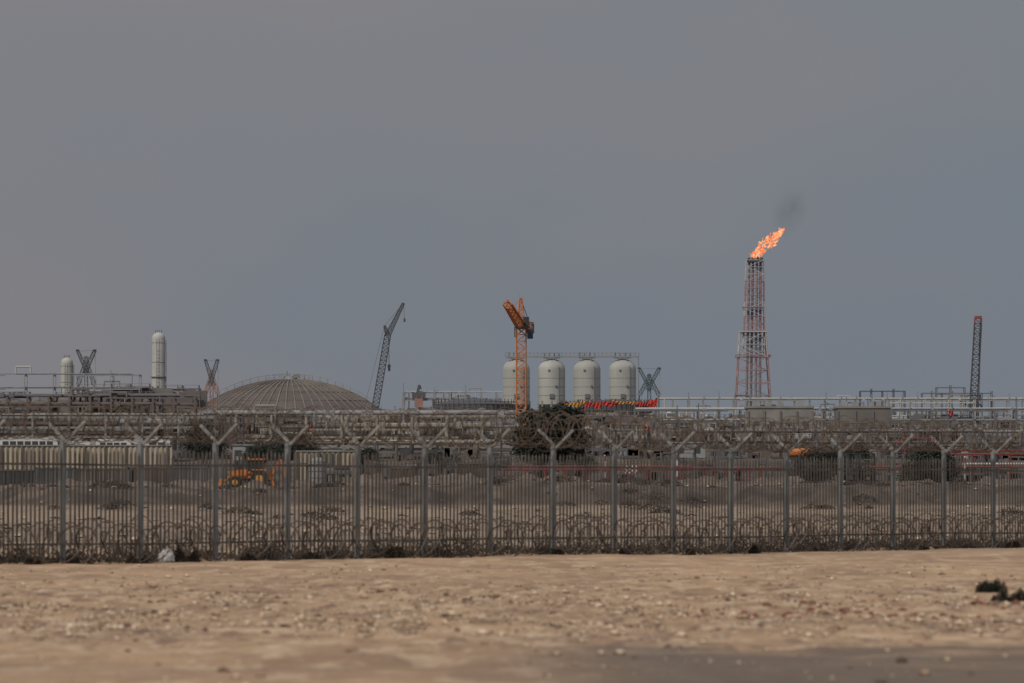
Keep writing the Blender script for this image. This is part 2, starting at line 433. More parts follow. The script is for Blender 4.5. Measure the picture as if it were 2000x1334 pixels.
# silos
def silo(px):
    d=1600; c=W(px,783,d); r=26.3*k(d); top=W(px,701,d).z; base=gh(c.x,d); mb=MB(); mid=c.z-1
    prof=[(r,mid-base),(r,top-base-3.0)]
    for j in range(1,9):
        t=j/8*math.pi/2; prof.append((max(.05,r*math.cos(t)),top-base-3.0+3.0*math.sin(t)))
    mb.rev((c.x,c.y,base),[(r*.2,mid-base-2.5),(r,mid-base)]+prof[1:],40,'silo')
    for z in(.25,.5,.75): mb.rev((c.x,c.y,base),[(r*1.006,mid-base+(top-3-mid)*z-.1),(r*1.012,mid-base+(top-3-mid)*z),(r*1.006,mid-base+(top-3-mid)*z+.1)],40,'lightgrey')
    for i in range(8):
        t=i*math.pi/4; mb.beam((c.x+math.cos(t)*r*.92,c.y+math.sin(t)*r*.92,base-.3),(c.x+math.cos(t)*r*.92,c.y+math.sin(t)*r*.92,mid+1),.7,'concrete')
    mb.box((c.x,c.y-r-.15,c.z+1.3),(1.2,.5,1.2),'steelgrey')
    mb.cyl((c.x+r*.5,c.y-r*.92,mid),(c.x+r*.5,c.y-r*.92,top-2),.14,.14,6,'lightgrey')
    for z in(6,14): mb.box((c.x+(z-9)*.25,c.y-r-.05,top-z*.55),(.5,.25,.5),'steelgrey')
    mb.box((c.x,c.y,top+.35),(r*1.25,r*1.1,.25),'steelgrey')
    for xx in(-.55,-.2,.2,.55):
        mb.cyl((c.x+xx*r,c.y-1,top+.4),(c.x+xx*r,c.y-1,top+R.uniform(1.2,2.2)),.25,.2,6,'lightgrey')
        mb.beam((c.x+xx*r,c.y-r*.5,top+.4),(c.x+xx*r,c.y-r*.5,top+1.6),.1,'steelgrey')
    mb.beam((c.x-r*.62,c.y-r*.5,top+1.6),(c.x+r*.62,c.y-r*.5,top+1.6),.12,'steelgrey')
    mb.build('storage_silo',False)
for px in(1008.5,1077.5,1146.5,1216): silo(px)
mb=MB(); a=W(987,697,1598); b=W(1248,697,1598)
mb.beam(a,b,.5,'lightgrey'); mb.beam(a+Vector((0,0,1.1)),b+Vector((0,0,1.1)),.15,'lightgrey')
for i in range(34): q=a.lerp(b,i/33); mb.beam(q,q+Vector((0,0,1.1)),.1,'lightgrey')
for px in(1008.5,1077.5,1146.5,1216):
    q=W(px,697,1598); 
    for e in(-1,1): mb.beam((q.x+e*1.2,q.y,q.z-1.4),(q.x+e*1.2,q.y,q.z),.2,'lightgrey')
q=W(1247,697,1598); mb.beam((q.x,q.y,5.5),(q.x,q.y,q.z),.16,'lightgrey')
mb.build('elevated_walkway')

# tower crane
mb=MB(); d=1400; b=W(1018,805,d); b.z=gh(b.x,d); t=W(1018,640,d)
mb.lattice(b,t,2.3,2.3,22,.27,'orange')
mb.box((t.x+.3,t.y,t.z+.2),(3.6,3.4,.5),'steelgrey')
mb.box((t.x+1.2,t.y-1.4,t.z+1.6),(1.5,1.6,2.0),'dark'); 
mb.box((t.x+2.2,t.y-1.0,t.z-1.6),(1.4,1.8,2.3),'darkblue')
mb.lattice(t+Vector((0,0,-2.2)),t+Vector((0,0,.2)),3.2,3.2,1,.22,'steelgrey')
mb.lattice(t,W(1017,582,d),2.0,.5,8,.24,'orange')
mb.beam(W(1017,584,d),W(1014,575,d),.15,'lightgrey')
jt=Vector(W(991,598,d)); jt.y-=16
mb.lattice(t+Vector((-.2,0,.6)),jt,1.9,1.5,12,.30,'orange',side=Vector((.7,.0,.7)))
mb.lattice(t+Vector((.2,0,.6)),W(1035,636,d+9),1.6,1.6,4,.25,'orange',side=Vector((0,0,1)))
q=W(1035,640,d+8); 
for i in range(3): mb.box((q.x+(i-1)*.75,q.y,q.z-.2),(.6,1.4,2.4),'steelgrey')
mb.beam(W(1017,583,d),W(1035,633,d+9),.12,'dark'); mb.beam(W(1017,583,d),jt+Vector((1,3,-1)),.12,'orange')
mb.build('tower_crane',hz=.45)

def crawler(mb,px,d,mn='dark',s=1.0):
    c=W(px,0,d); z=gh(c.x,d)
    for sg in(-1,1):
        mb.box((c.x,c.y+sg*2.6*s,z+.7*s),(8*s,1.2*s,1.2*s),'dark')
        for e in(-1,1): mb.cyl((c.x+e*4*s,c.y+sg*2.6*s-.6*s,z+.7*s),(c.x+e*4*s,c.y+sg*2.6*s+.6*s,z+.7*s),.6*s,.6*s,10,'dark')
    mb.box((c.x-1*s,c.y,z+2.6*s),(8*s,4.6*s,2.2*s),mn); mb.box((c.x+3.8*s,c.y-1.8*s,z+2.7*s),(1.6*s,1.4*s,2.0*s),'glass')
    mb.box((c.x-5.5*s,c.y,z+2.9*s),(1.6*s,5*s,2.8*s),'steelgrey')
    return Vector((c.x,c.y,z+2.5*s))
mb=MB(); d=2000; foot=crawler(mb,704,d); foot.x+=1
k1=W(757,655,d); tip=W(788,592,d)
mb.lattice(foot,k1,2.4,2.1,34,.32,'darkblue'); mb.lattice(k1,tip,1.8,.8,16,.28,'darkblue')
mb.lattice(k1,W(751,636,d),1.4,.6,5,.26,'darkblue'); mb.beam(W(751,636,d),tip,.1,'dark'); mb.beam(W(751,636,d),foot+Vector((-5,0,3)),.1,'dark')
mb.beam(tip,W(790,628,d),.12,'dark'); mb.cyl(W(790,622,d),W(790,629,d),.35,.35,6,'dark')
mb.beam(W(759,660,d),W(760,716,d),.14,'dark'); mb.cyl(W(760,712,d),W(760,725,d),.6,.4,8,'dark'); mb.beam(k1,W(760,662,d),.3,'dark')
mb.build('crawler_crane',hz=.7)
mb=MB(); d=1700; foot=crawler(mb,1888,d); foot.x+=1; tip=W(1911,622,d)
mb.lattice(foot,tip,2.4,2.0,30,.30,'dark',mnf=lambda u:'red' if u>.97 else 'dark')
mb.box(W(1911,620,d),(2.1,1.6,.9),'red'); mb.beam(tip+Vector((.6,0,0)),W(1912,700,d),.12,'dark'); mb.beam(tip+Vector((.8,0,0)),W(1913,778,d),.08,'dark')
mb.build('crawler_crane',hz=.7)
def vcrane(cx,ytop,ymid,ybot,hw,d,m1,m2,nm='crawler_crane'):
    mb=MB(); f=crawler(mb,cx,d,m1,.9); mid=W(cx,ymid,d); w=k(d)
    mb.lattice(mid+Vector((-w*4,0,-3)),W(cx+hw,ytop,d),7*w,6*w,9,1.3*w,m1)
    mb.lattice(mid+Vector((w*4,0,-3)),W(cx-hw,ytop,d),7*w,5*w,9,1.3*w,m1)
    mb.box(W(cx+hw,ytop,d),(6*w,3*w,3*w),m1); mb.box(W(cx-hw,ytop,d),(6*w,3*w,3*w),m1)
    mb.beam(W(cx+hw,ytop,d),W(cx-hw,ytop+2,d),.08,'dark')
    bz=f.z; yb=W(cx,ybot,d).z
    for sg in(-1,1):
        e=Vector((mid.x+sg*w*hw*.95,d,yb)); st=mid+Vector((-sg*w*2,0,3))
        mb.lattice(e,st,7*w,5*w,8,1.3*w,m2); mb.beam((e.x,d,bz),e,1.5*w,m2)
    mb.lattice((mid.x,d,bz),mid,8*w,6*w,12,1.0*w,m2)
    mb.beam(W(cx+hw,ytop,d),(mid.x+w*hw*1.5,d,bz),.1,'lightgrey')
    mb.build(nm,hz=.7)
vcrane(168,684,714,752,17,1900,'darkblue','steelgrey')
mat('fadedorange',(0.45,0.17,0.10),0.7,0.2,0.5)
vcrane(413,703,738,768,12,2100,'teal','fadedorange')
vcrane(1268,719,747,772,20,2100,'teal','teal')
mb=MB(); d=1900; f=crawler(mb,818,d,'orange',.8); mb.lattice(f,W(819,772,d),1.8,1.8,8,.25,'lightgrey'); mb.box(W(818,787,d),(2.8,2,3.0),'fadedorange'); mb.box(W(818,772,d),(4.5,2,1.8),'dark'); mb.beam(W(815,770,d),W(819,752,d),.9,'dark'); mb.beam(W(819,752,d),W(822,760,d),.7,'dark')
mb.build('mobile_crane')

def column(px,top,base,rpx,d,mn='white_steel'):
    c=W(px,base,d); g=gh(c.x,d); r=rpx*k(d); tz=W(px,top,d).z; mb=MB()
    prof=[(r,0),(r,tz-g-r*.9)]+[(max(.04,r*math.cos(j/6*math.pi/2)),tz-g-r*.9+r*.9*math.sin(j/6*math.pi/2)) for j in range(1,7)]
    mb.rev((c.x,c.y,g),prof,28,mn)
    H=tz-g
    for z in(.45,.62,.8,.93): mb.rev((c.x,c.y,g),[(r*1.01,H*z-.12),(r*1.05,H*z),(r*1.01,H*z+.12)],28,'lightgrey')
    mb.rev((c.x,c.y,g),[(r*1.0,H*.7),(r*1.22,H*.7),(r*1.22,H*.7+.2),(r*1.0,H*.7+.2)],20,'steelgrey')
    mb.cyl((c.x+r*1.12,c.y-r*.3,g),(c.x+r*1.12,c.y-r*.3,tz-r*1.2),.18,.18,6,'lightgrey')
    for i in range(26): 
        z=g+H*.3+i*H*.6/26; mb.beam((c.x-r*.15,c.y-r*1.08,z),(c.x+r*.1,c.y-r*1.08,z),.06,'steelgrey')
    for sg in(-1,1): mb.beam((c.x+sg*.35-.1,c.y-r*1.08,g),(c.x+sg*.35-.1,c.y-r*1.08,tz-r),.06,'steelgrey')
    for i in range(4): mb.beam((c.x+(i-1.5)*r*.3,c.y,tz-.4),(c.x+(i-1.5)*r*.3,c.y,tz+.7),.14,'steelgrey')
    mb.build('process_column')
column(309.5,649,755,13,1700); column(130.5,698,768,12,1700,'silo')

# flare stack
mb=MB(); d=2300; kk=k(d); g=gh(0,d); base=W(1471,785,d); base.z=g; mid=W(1470,648,d); top=W(1475,508,d)
def bands(u): return 'flarelight' if u<.48 else('flarered' if u<.80 else 'flarelight')
mb.lattice(base,mid,88*kk,50*kk,12,.40,'flarelight',mnf=bands)
p=W(1471,698,d); mb.lattice(p,p+Vector((0,0,1)),66*kk,66*kk,1,.3,'flarered')
mb.lattice(W(1472,700,d),top,42*kk,34*kk,14,.30,'lightgrey',mnf=lambda u:'flarered' if int(u*5)%2 else 'flarelight')
for dx,dy in((-11,0),(-3.5,3),(4.5,-3),(12,2)):
    for i in range(10):
        y0=785-(785-506)*i/10; y1=785-(785-506)*(i+1)/10
        sh=4*(i/10) 
        a=W(1470.5+dx*(1.15-.02*i)+sh,y0,d); b2=W(1470.5+dx*(1.15-.02*(i+1))+sh+.4,y1,d); a.y+=dy*kk; b2.y+=dy*kk
        if i==0: a.z=g
        mb.cyl(a,b2,2.5*kk,2.5*kk,10,'flarered' if i%3==2 else 'flarepipe')
for dx in(-12,-4,5,13): mb.cyl(W(1475+dx,512,d),W(1475+dx,501+(abs(dx)>10)*2,d),3.3*kk,2.8*kk,10,'dark')
mb.box(W(1475,510,d),(34*kk,34*kk,.6),'dark')
mb.box(W(1471,600,d),(42*kk,40*kk,.4),'flarered'); mb.box(W(1471,648,d),(54*kk,54*kk,.5),'flarelight')
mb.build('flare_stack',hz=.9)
# flame
fm=bpy.data.materials.new('flame'); fm.use_nodes=True; nt=fm.node_tree; nt.nodes.clear()
o=nt.nodes.new('ShaderNodeOutputMaterial'); e=nt.nodes.new('ShaderNodeEmission'); n=nt.nodes.new('ShaderNodeTexNoise'); r=nt.nodes.new('ShaderNodeValToRGB'); g2=nt.nodes.new('ShaderNodeNewGeometry')
n.inputs['Scale'].default_value=.5; n.inputs['Detail'].default_value=4; n.inputs['Distortion'].default_value=1.0
cr=r.color_ramp; cr.elements[0].position=.38; cr.elements[0].color=(.88,.16,.06,1); cr.elements[1].position=.68; cr.elements[1].color=(1,.66,.36,1)
q=cr.elements.new(.52); q.color=(1.0,.32,.13,1)
nt.links.new(g2.outputs['Position'],n.inputs['Vector']); nt.links.new(n.outputs['Fac'],r.inputs[0]); nt.links.new(r.outputs[0],e.inputs[0]); nt.links.new(e.outputs[0],o.inputs[0]); e.inputs[1].default_value=1.05
MATS['flame']=fm
mb=MB(); path=[(1469,503,5),(1479,498,9),(1487,489,14),(1497,478,18),(1507,470,15),(1516,463,9),(1523,456,6),(1527,452,3)]
rr=random.Random(4)
for i in range(190):
    t=rr.random()*(len(path)-1.01); j=int(t); u=t-j
    x=path[j][0]*(1-u)+path[j+1][0]*u; y=path[j][1]*(1-u)+path[j+1][1]*u; w=path[j][2]*(1-u)+path[j+1][2]*u
    a=rr.uniform(0,6.28); q=rr.random()**.5*w*.8
    p=W(x+math.cos(a)*q,y+math.sin(a)*q*.9,d); p.y+=rr.uniform(-w,w)*kk*.6
    dr=Vector((rr.uniform(-.3,1),rr.uniform(-.3,.3),rr.uniform(.1,1.2))).normalized(); ln=rr.uniform(2.5,8)*kk; wd=rr.uniform(.8,2.6)*kk
    m2=p+dr*ln*.5+Vector((rr.uniform(-1,1),0,rr.uniform(-1,1)))*wd*.8
    mb.cyl(p-dr*ln*.2,m2,wd*.4,wd,6,'flame'); mb.cyl(m2,p+dr*ln*1.15,wd,.02,6,'flame')
mb.build('gas_flame')
def smoke(px,py,rx,rz,dens,rot=18):
    m=bpy.data.materials.new('smoke'); m.use_nodes=True; nt=m.node_tree; nt.nodes.clear()
    o=nt.nodes.new('ShaderNodeOutputMaterial'); v=nt.nodes.new('ShaderNodeVolumeAbsorption'); v.inputs['Color'].default_value=(.30,.25,.25,1)
    tc=nt.nodes.new('ShaderNodeTexCoord'); ln=nt.nodes.new('ShaderNodeVectorMath'); ln.operation='LENGTH'; nt.links.new(tc.outputs['Object'],ln.inputs[0])
    mr=nt.nodes.new('ShaderNodeMapRange'); mr.inputs[1].default_value=1; mr.inputs[2].default_value=.1; mr.inputs[3].default_value=0; mr.inputs[4].default_value=1
    nt.links.new(ln.outputs['Value'],mr.inputs[0])
    n=nt.nodes.new('ShaderNodeTexNoise'); n.inputs['Scale'].default_value=1.8; nt.links.new(tc.outputs['Object'],n.inputs['Vector'])
    m2=nt.nodes.new('ShaderNodeMapRange'); m2.inputs[1].default_value=.3;m2.inputs[2].default_value=.65; nt.links.new(n.outputs['Fac'],m2.inputs[0])
    mu=nt.nodes.new('ShaderNodeMath'); mu.operation='MULTIPLY'; nt.links.new(mr.outputs[0],mu.inputs[0]); nt.links.new(m2.outputs[0],mu.inputs[1])
    mx=nt.nodes.new('ShaderNodeMath'); mx.operation='MULTIPLY'; mx.inputs[1].default_value=dens; nt.links.new(mu.outputs[0],mx.inputs[0]); nt.links.new(mx.outputs[0],v.inputs['Density']); nt.links.new(v.outputs[0],o.inputs['Volume'])
    import bmesh
    bm=bmesh.new(); bmesh.ops.create_icosphere(bm,subdivisions=3,radius=1); me=bpy.data.meshes.new('smoke'); bm.to_mesh(me); me.materials.append(m)
    ob=bpy.data.objects.new('smoke_plume',me); ob.location=W(px,py,d); ob.scale=(rx*kk,rx*kk,rz*kk); ob.rotation_euler=(0,math.radians(rot),0)
    bpy.context.scene.collection.objects.link(ob)
smoke(1543,412,38,58,.048)

# ---------------------------------------------------------------- pipe racks
def rack(name,x0,x1,ylv,d,pitch,cm,pms,depth=8,npipe=4,rp=(.15,.45),posts=0,seed=0,cw=.5,diag=False):
    r=random.Random(seed); mb=MB(); a=W(x0,ylv[0],d); b=W(x1,ylv[0],d); n=max(1,int((b.x-a.x)/pitch))
    zs=[W(0,y,d).z for y in ylv]
    for i in range(n+1):
        x=a.x+(b.x-a.x)*i/n; g=gh(x,d)-.3
        for yy in(0,depth): mb.box((x,d+yy,(zs[0]+g)/2),(cw,cw,zs[0]-g),cm)
        for z in zs: mb.box((x,d+depth/2,z-.25),(cw*.7,depth-.6,.5),cm)
        if posts and r.random()<posts: mb.beam((x,d,zs[0]),(x,d,zs[0]+r.uniform(1,3.2)),.16,cm)
    for z in zs:
        segs=int((b.x-a.x)/25)+1
        for sgi in range(segs):
            if r.random()<.66:
                xa=a.x+(b.x-a.x)*sgi/segs; xb=a.x+(b.x-a.x)*(sgi+1)/segs
                mb.box(((xa+xb)/2,d-.02,z-.3),(xb-xa,.3,.36),cm)
        for j in range(npipe):
            rad=r.uniform(*rp); yy=d+.6+j*(depth-1)/npipe; xa=a.x if r.random()<.3 else r.uniform(a.x,(a.x+b.x)/2); xb=b.x if r.random()<.3 else r.uniform((a.x+b.x)/2,b.x)
            m=r.choice(pms); mb.cyl((xa,yy,z+rad),(xb,yy,z+rad),rad,rad,8,m)
            for _ in range(3):
                xx=r.uniform(xa,xb); mb.cyl((xx,yy,z+rad),(xx,yy,z+rad-r.uniform(2,6)),rad*.8,rad*.8,8,m)
            for _ in range(5):
                xx=r.uniform(xa,xb); mb.box((xx,yy,z+rad),(rad*2.8,rad*2.6,rad*2.6),m)
        for _ in range(max(1,int((b.x-a.x)/32))):
            xx=r.uniform(a.x,b.x-5); hh=r.uniform(1,2.2); rr_=r.uniform(.12,.3); m=r.choice(pms)
            mb.cyl((xx,d+1,z),(xx,d+1,z+hh),rr_,rr_,8,m); mb.cyl((xx,d+1,z+hh),(xx+4,d+1,z+hh),rr_,rr_,8,m); mb.cyl((xx+4,d+1,z+hh),(xx+4,d+1,z),rr_,rr_,8,m)
    mb.build(name)
def clutter(name,x0,x1,yt,ys,d,n,pal,seed,wide=(1,6),depth=25):
    r=random.Random(seed); mb=MB()
    for i in range(n):
        px=r.uniform(x0,x1); py=yt+abs(r.gauss(0,ys)); dd=d+r.uniform(0,depth); c=W(px,py,dd); g=gh(c.x,dd)-.2; h=c.z-g
        if h<1: continue
        m=r.choice(pal); t=r.random(); w=r.uniform(*wide)
        if t<.25:
            mb.box((c.x,dd,g+h/2),(w,r.uniform(1,4),h),m)
            for _ in range(3):
                mb.box((c.x+r.uniform(-.4,.4)*w,dd-2.2,g+r.uniform(.2,.9)*h),(r.uniform(.5,1.5),.3,r.uniform(.5,1.5)),r.choice(pal))
        elif t<.5: mb.cyl((c.x,dd,g),(c.x,dd,c.z),w*.22,w*.22,10,m); mb.cyl((c.x,dd,c.z),(c.x,dd,c.z+w*.1),w*.22,w*.05,10,m)
        elif t<.65:
            L=w*1.5; z=c.z-w*.3; mb.cyl((c.x-L/2,dd,z),(c.x+L/2,dd,z),w*.28,w*.28,10,m)
            for e in(-.35,.35): mb.box((c.x+e*L,dd,(g+z)/2),(.4,w*.4,z-g),'concrete')
        elif t<.85:
            nn=max(2,int(h/3)); 
            for fl in range(1,nn+1):
                z=g+h*fl/nn; mb.box((c.x,dd,z),(w*1.6,3,.25),m)
                mb.beam((c.x-w*.8,dd-1.5,z+1.1),(c.x+w*.8,dd-1.5,z+1.1),.08,m)
            for e in(-1,0,1):
                for yy in(-1.4,1.4): mb.beam((c.x+e*w*.78,dd+yy,g),(c.x+e*w*.78,dd+yy,c.z+1.1),.18,m)
        else: mb.beam((c.x,dd,g),(c.x,dd,c.z+r.uniform(0,2)),.14,m); mb.box((c.x+.4,dd,c.z),(.9,.2,.15),m)
    mb.build(name)
P1=['concrete','cream','lightgrey','concrete_d','steelgrey']; P2=['brown','rust','concrete_d','steelgrey','brown']; P3=['lightgrey','steelgrey','white_steel','concrete']
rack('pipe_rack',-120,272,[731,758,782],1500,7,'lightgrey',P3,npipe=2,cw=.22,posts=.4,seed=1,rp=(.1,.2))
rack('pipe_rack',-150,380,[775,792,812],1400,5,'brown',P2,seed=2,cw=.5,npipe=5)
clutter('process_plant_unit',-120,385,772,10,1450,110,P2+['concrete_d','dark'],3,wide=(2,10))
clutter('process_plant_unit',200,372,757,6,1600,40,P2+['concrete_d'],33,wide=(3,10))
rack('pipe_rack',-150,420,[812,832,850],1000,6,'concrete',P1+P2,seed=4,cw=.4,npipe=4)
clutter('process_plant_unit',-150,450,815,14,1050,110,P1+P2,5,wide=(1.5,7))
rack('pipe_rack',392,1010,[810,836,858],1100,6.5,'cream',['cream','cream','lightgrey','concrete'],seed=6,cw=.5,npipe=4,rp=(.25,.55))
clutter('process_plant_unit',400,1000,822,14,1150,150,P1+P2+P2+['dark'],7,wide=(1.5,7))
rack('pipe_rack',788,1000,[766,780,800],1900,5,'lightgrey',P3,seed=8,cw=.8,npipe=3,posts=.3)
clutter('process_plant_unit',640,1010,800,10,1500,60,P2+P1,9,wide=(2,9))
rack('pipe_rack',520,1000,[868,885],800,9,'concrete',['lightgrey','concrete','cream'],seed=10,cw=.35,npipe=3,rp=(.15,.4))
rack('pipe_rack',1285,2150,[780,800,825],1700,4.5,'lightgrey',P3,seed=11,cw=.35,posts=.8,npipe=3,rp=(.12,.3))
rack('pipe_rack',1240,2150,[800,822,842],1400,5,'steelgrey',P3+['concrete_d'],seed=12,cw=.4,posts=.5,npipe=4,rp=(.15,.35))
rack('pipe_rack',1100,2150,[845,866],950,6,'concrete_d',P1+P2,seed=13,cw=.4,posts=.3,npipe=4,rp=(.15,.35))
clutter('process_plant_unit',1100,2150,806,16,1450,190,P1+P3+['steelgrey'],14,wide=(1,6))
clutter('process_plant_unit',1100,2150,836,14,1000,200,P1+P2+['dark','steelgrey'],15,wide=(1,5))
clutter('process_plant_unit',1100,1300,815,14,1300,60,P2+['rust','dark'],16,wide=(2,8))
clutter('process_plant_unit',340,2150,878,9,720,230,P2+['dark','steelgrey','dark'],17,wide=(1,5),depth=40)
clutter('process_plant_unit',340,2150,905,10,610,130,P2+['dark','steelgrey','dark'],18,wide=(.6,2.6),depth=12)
def bld(x0,x1,yt,d,mn,name='concrete_building'):
    a=W(x0,yt,d); b=W(x1,yt,d); g=gh(a.x,d)-.3; mb=MB(); w=b.x-a.x; h=a.z-g; cx=(a.x+b.x)/2
    mb.box((cx,d+7,g+h/2),(w,14,h),mn); mb.box((cx,d+7,g+h+.2),(w+.5,14.5,.45),'concrete')
    n=max(3,int(w/3.2))
    for i in range(n+1): mb.box((a.x+w*i/n,d-.12,g+h/2-.3),(.4,.3,h-.6),'concrete_d')
    for i in range(n):
        for z in(.78,.55): mb.box((a.x+w*(i+.5)/n,d-.04,g+h*z),(1.2,.12,.9),'dark' if (i*7+int(z*10))%3 else 'steelgrey')
    for i in range(4): mb.box((a.x+w*R.random(),d+5,g+h+.9),(1.4,1.4,1.2),'lightgrey')
    mb.build(name)
bld(1461,1588,797,1250,'concrete'); bld(1636,1740,797,1240,'concrete_d')
def sframe(x0,x1,yt,yb,d,mn,seed):
    a=W(x0,yt,d);b=W(x1,yt,d); g=gh(a.x,d); mb=MB(); n=max(2,int((b.x-a.x)/3.2))
    for yy in(0,6):
        mb.beam((a.x,d+yy,a.z),(b.x,d+yy,a.z),.26,mn); mb.beam((a.x,d+yy,a.z-2.2),(b.x,d+yy,a.z-2.2),.13,mn)
        for i in range(n+1):
            x=a.x+(b.x-a.x)*i/n; mb.beam((x,d+yy,g),(x,d+yy,a.z+(.8 if i%2 else 0)),.22,mn)
    for i in range(n+1):
        x=a.x+(b.x-a.x)*i/n; mb.beam((x,d,a.z),(x,d+6,a.z),.2,mn)
    mb.build('steel_frame')
sframe(1681,1768,764,780,1900,'darkblue',1); sframe(1802,1938,768,785,1900,'steelgrey',2); sframe(1830,1885,757,775,1900,'steelgrey',3)
sframe(1735,1905,786,800,1500,'white_steel',5)
def dtank(x0,x1,yt,d,name='floating_roof_tank'):
    a=W(x0,yt,d);b=W(x1,yt,d);c=(a+b)/2;g=gh(c.x,d);r=(b.x-a.x)/2;h=c.z-g;c.y=d+r;mb=MB()
    mb.rev((c.x,c.y,g),[(r,0),(r,h*.9)],64,'brown'); mb.rev((c.x,c.y,g),[(r*1.01,h*.88),(r*1.01,h*.97),(r*.6,h*1.02),(.1,h*1.05)],64,'dark')
    for i in range(48):
        t=2*math.pi*i/48; p=Vector((c.x+math.cos(t)*r*1.05,c.y+math.sin(t)*r*1.05,g))
        mb.beam(p,p+Vector((0,0,h+.8)),.16,'rust')
        t2=t+2*math.pi/48; q=Vector((c.x+math.cos(t2)*r*1.05,c.y+math.sin(t2)*r*1.05,g))
        for z in(.3,.5,.7,.9,1.0): mb.beam(p+Vector((0,0,h*z)),q+Vector((0,0,h*z)),.14,'rust')
    mb.build(name)
dtank(848,1006,784,1550)
dtank(1132,1272,785,1500)
mb=MB()
def drape(mb,pa,pb,h,mn,r,n=26):
    rows=5; vs=[];fs=[]; ph=r.uniform(0,6)
    for j in range(rows):
        for i in range(n+1):
            p=pa.lerp(pb,i/n); sag=.7*math.sin(i/n*math.pi)+.25*math.sin(i*.8+ph)
            v=p+Vector((0,-.3+.25*math.sin(i*1.7+j),-(h*(.75+.3*math.sin(i*.5+ph)))*j/(rows-1)-sag*.5)); vs.append(v)
    for j in range(rows-1):
        for i in range(n):
            a=j*(n+1)+i; fs.append((a,a+1,a+n+2,a+n+1))
    mb.add(vs,fs,mn)
dd=1480
drape(mb,W(1142,785,dd),W(1190,782,dd),1.7,'redtarp',R); drape(mb,W(1243,785,dd),W(1280,782,dd),1.3,'redtarp',R); drape(mb,W(1268,780,dd),W(1284,777,dd),2.1,'redtarp',R,8)
drape(mb,W(1186,783,dd),W(1212,785,dd),1.0,'redtarp',R,14)
drape(mb,W(1098,786,dd),W(1146,782,dd),1.2,'yellow',R); drape(mb,W(1196,781,dd-1),W(1242,783,dd-1),.8,'yellow',R)
mb.build('tarpaulin',hz=.3)
mb=MB()
for px in range(1098,1290,8):
    a=W(px,781,dd+8); mb.beam((a.x,a.y,gh(a.x,a.y)),a,.12,'rust'); 
for y in(785,800,815,830): mb.beam(W(1098,y,dd+8),W(1288,y,dd+8),.14,'rust')
mb.build('scaffolding')

# ---------------------------------------------------------------- near compound (d 520..700)
def corwall(x0,x1,yt,d,mn,name='corrugated_metal_wall'):
    a=W(x0,yt,d);b=W(x1,yt,d);mb=MB();n=int((b.x-a.x)/.28);vs=[];fs=[];g=gh(a.x,d)-.5
    for i in range(n+1):
        x=a.x+(b.x-a.x)*i/n; y=d+(.16 if i%2 else 0); vs+=[(x,y,g),(x,y,a.z)]
    fs=[(2*i,2*i+2,2*i+3,2*i+1) for i in range(n)]; mb.add(vs,fs,mn)
    mb.box(((a.x+b.x)/2,d+.06,a.z+.05),(b.x-a.x,.25,.12),'concrete')
    for i in range(0,n,8): mb.box((a.x+(b.x-a.x)*i/n,d-.12,(g+a.z)/2),(.16,.15,a.z-g),'concrete_d')
    mb.build(name)
corwall(-200,336,871,618,'creamwall'); corwall(578,692,882,618,'creamwall')
mb=MB(); d=585; a=W(336,884,d); b=W(2200,884,d); n=int((b.x-a.x)/.30)
for i in range(n+1):
    x=a.x+(b.x-a.x)*i/n
    if a.x+(b.x-a.x)*.13<x<a.x+(b.x-a.x)*.19: continue
    g=gh(x,d); big=(i%10==0); zt=g+(3.0 if big else 2.6)
    mb.box((x,d,(g+zt)/2),(.12 if big else .07,.06,zt-g),'steelgrey')
    if big and i<n:
        x2=a.x+(b.x-a.x)*min(n,i+10)/n
        for z in(.5,2.3): mb.beam((x,d+.06,g+z),(x2,d+.06,gh(x2,d)+z),.05,'steelgrey')
mb.build('palisade_fence')
def wheel(mb,c,r,w=.28):
    mb.cyl((c[0],c[1]-w/2,c[2]),(c[0],c[1]+w/2,c[2]),r,r,18,'tyre'); mb.cyl((c[0],c[1]-w/2-.02,c[2]),(c[0],c[1]-w/2+.05,c[2]),r*.55,r*.55,12,'lightgrey')
def bus(px,d,L,H,name,nw=7):
    c=W(px,0,d); g=gh(c.x,d); mb=MB(); z=g+.35; Wd=2.3
    prof=[(-L/2,.1),(-L/2,H*.55),(-L/2+.15,H*.9),(-L/2+.35,H),(L/2-.5,H),(L/2-.2,H*.92),(L/2,H*.5),(L/2,.1)]
    vs=[(c.x+x,d,z+y) for x,y in prof]+[(c.x+x,d+Wd,z+y) for x,y in prof]; n=len(prof)
    fs=[tuple(range(n)),tuple(range(2*n-1,n-1,-1))]+[(i,n+i,n+(i+1)%n,(i+1)%n) for i in range(n)]
    mb.add(vs,fs,'white')
    for i in range(nw):
        x=c.x-L/2+.5+(L-1.1)*(i+.5)/nw
        for yy in(d-.015,d+Wd+.015): mb.box((x,yy,z+H*.70),((L-1.1)/nw*.8,.04,H*.26),'glass')
    mb.box((c.x+L/2-.02,d+Wd/2,z+H*.66),(.12,Wd*.85,H*.32),'glass')
    mb.box((c.x,d+Wd/2,z+H+.12),(L*.25,1.4,.2),'lightgrey')
    for e in(-.32,.34):
        for yy in(d+.05,d+Wd-.05): wheel(mb,(c.x+L*e,yy,g+.45),.45)
    mb.build(name)
bus(55,672,7.2,2.65,'passenger_bus',7); bus(-80,675,8,2.7,'passenger_bus',8)
bus(150,672,3.4,2.35,'white_van',2); bus(222,672,4.4,2.6,'minibus',4); bus(308,672,3.2,2.45,'white_van',2); bus(266,678,2.6,2.1,'white_van',2)
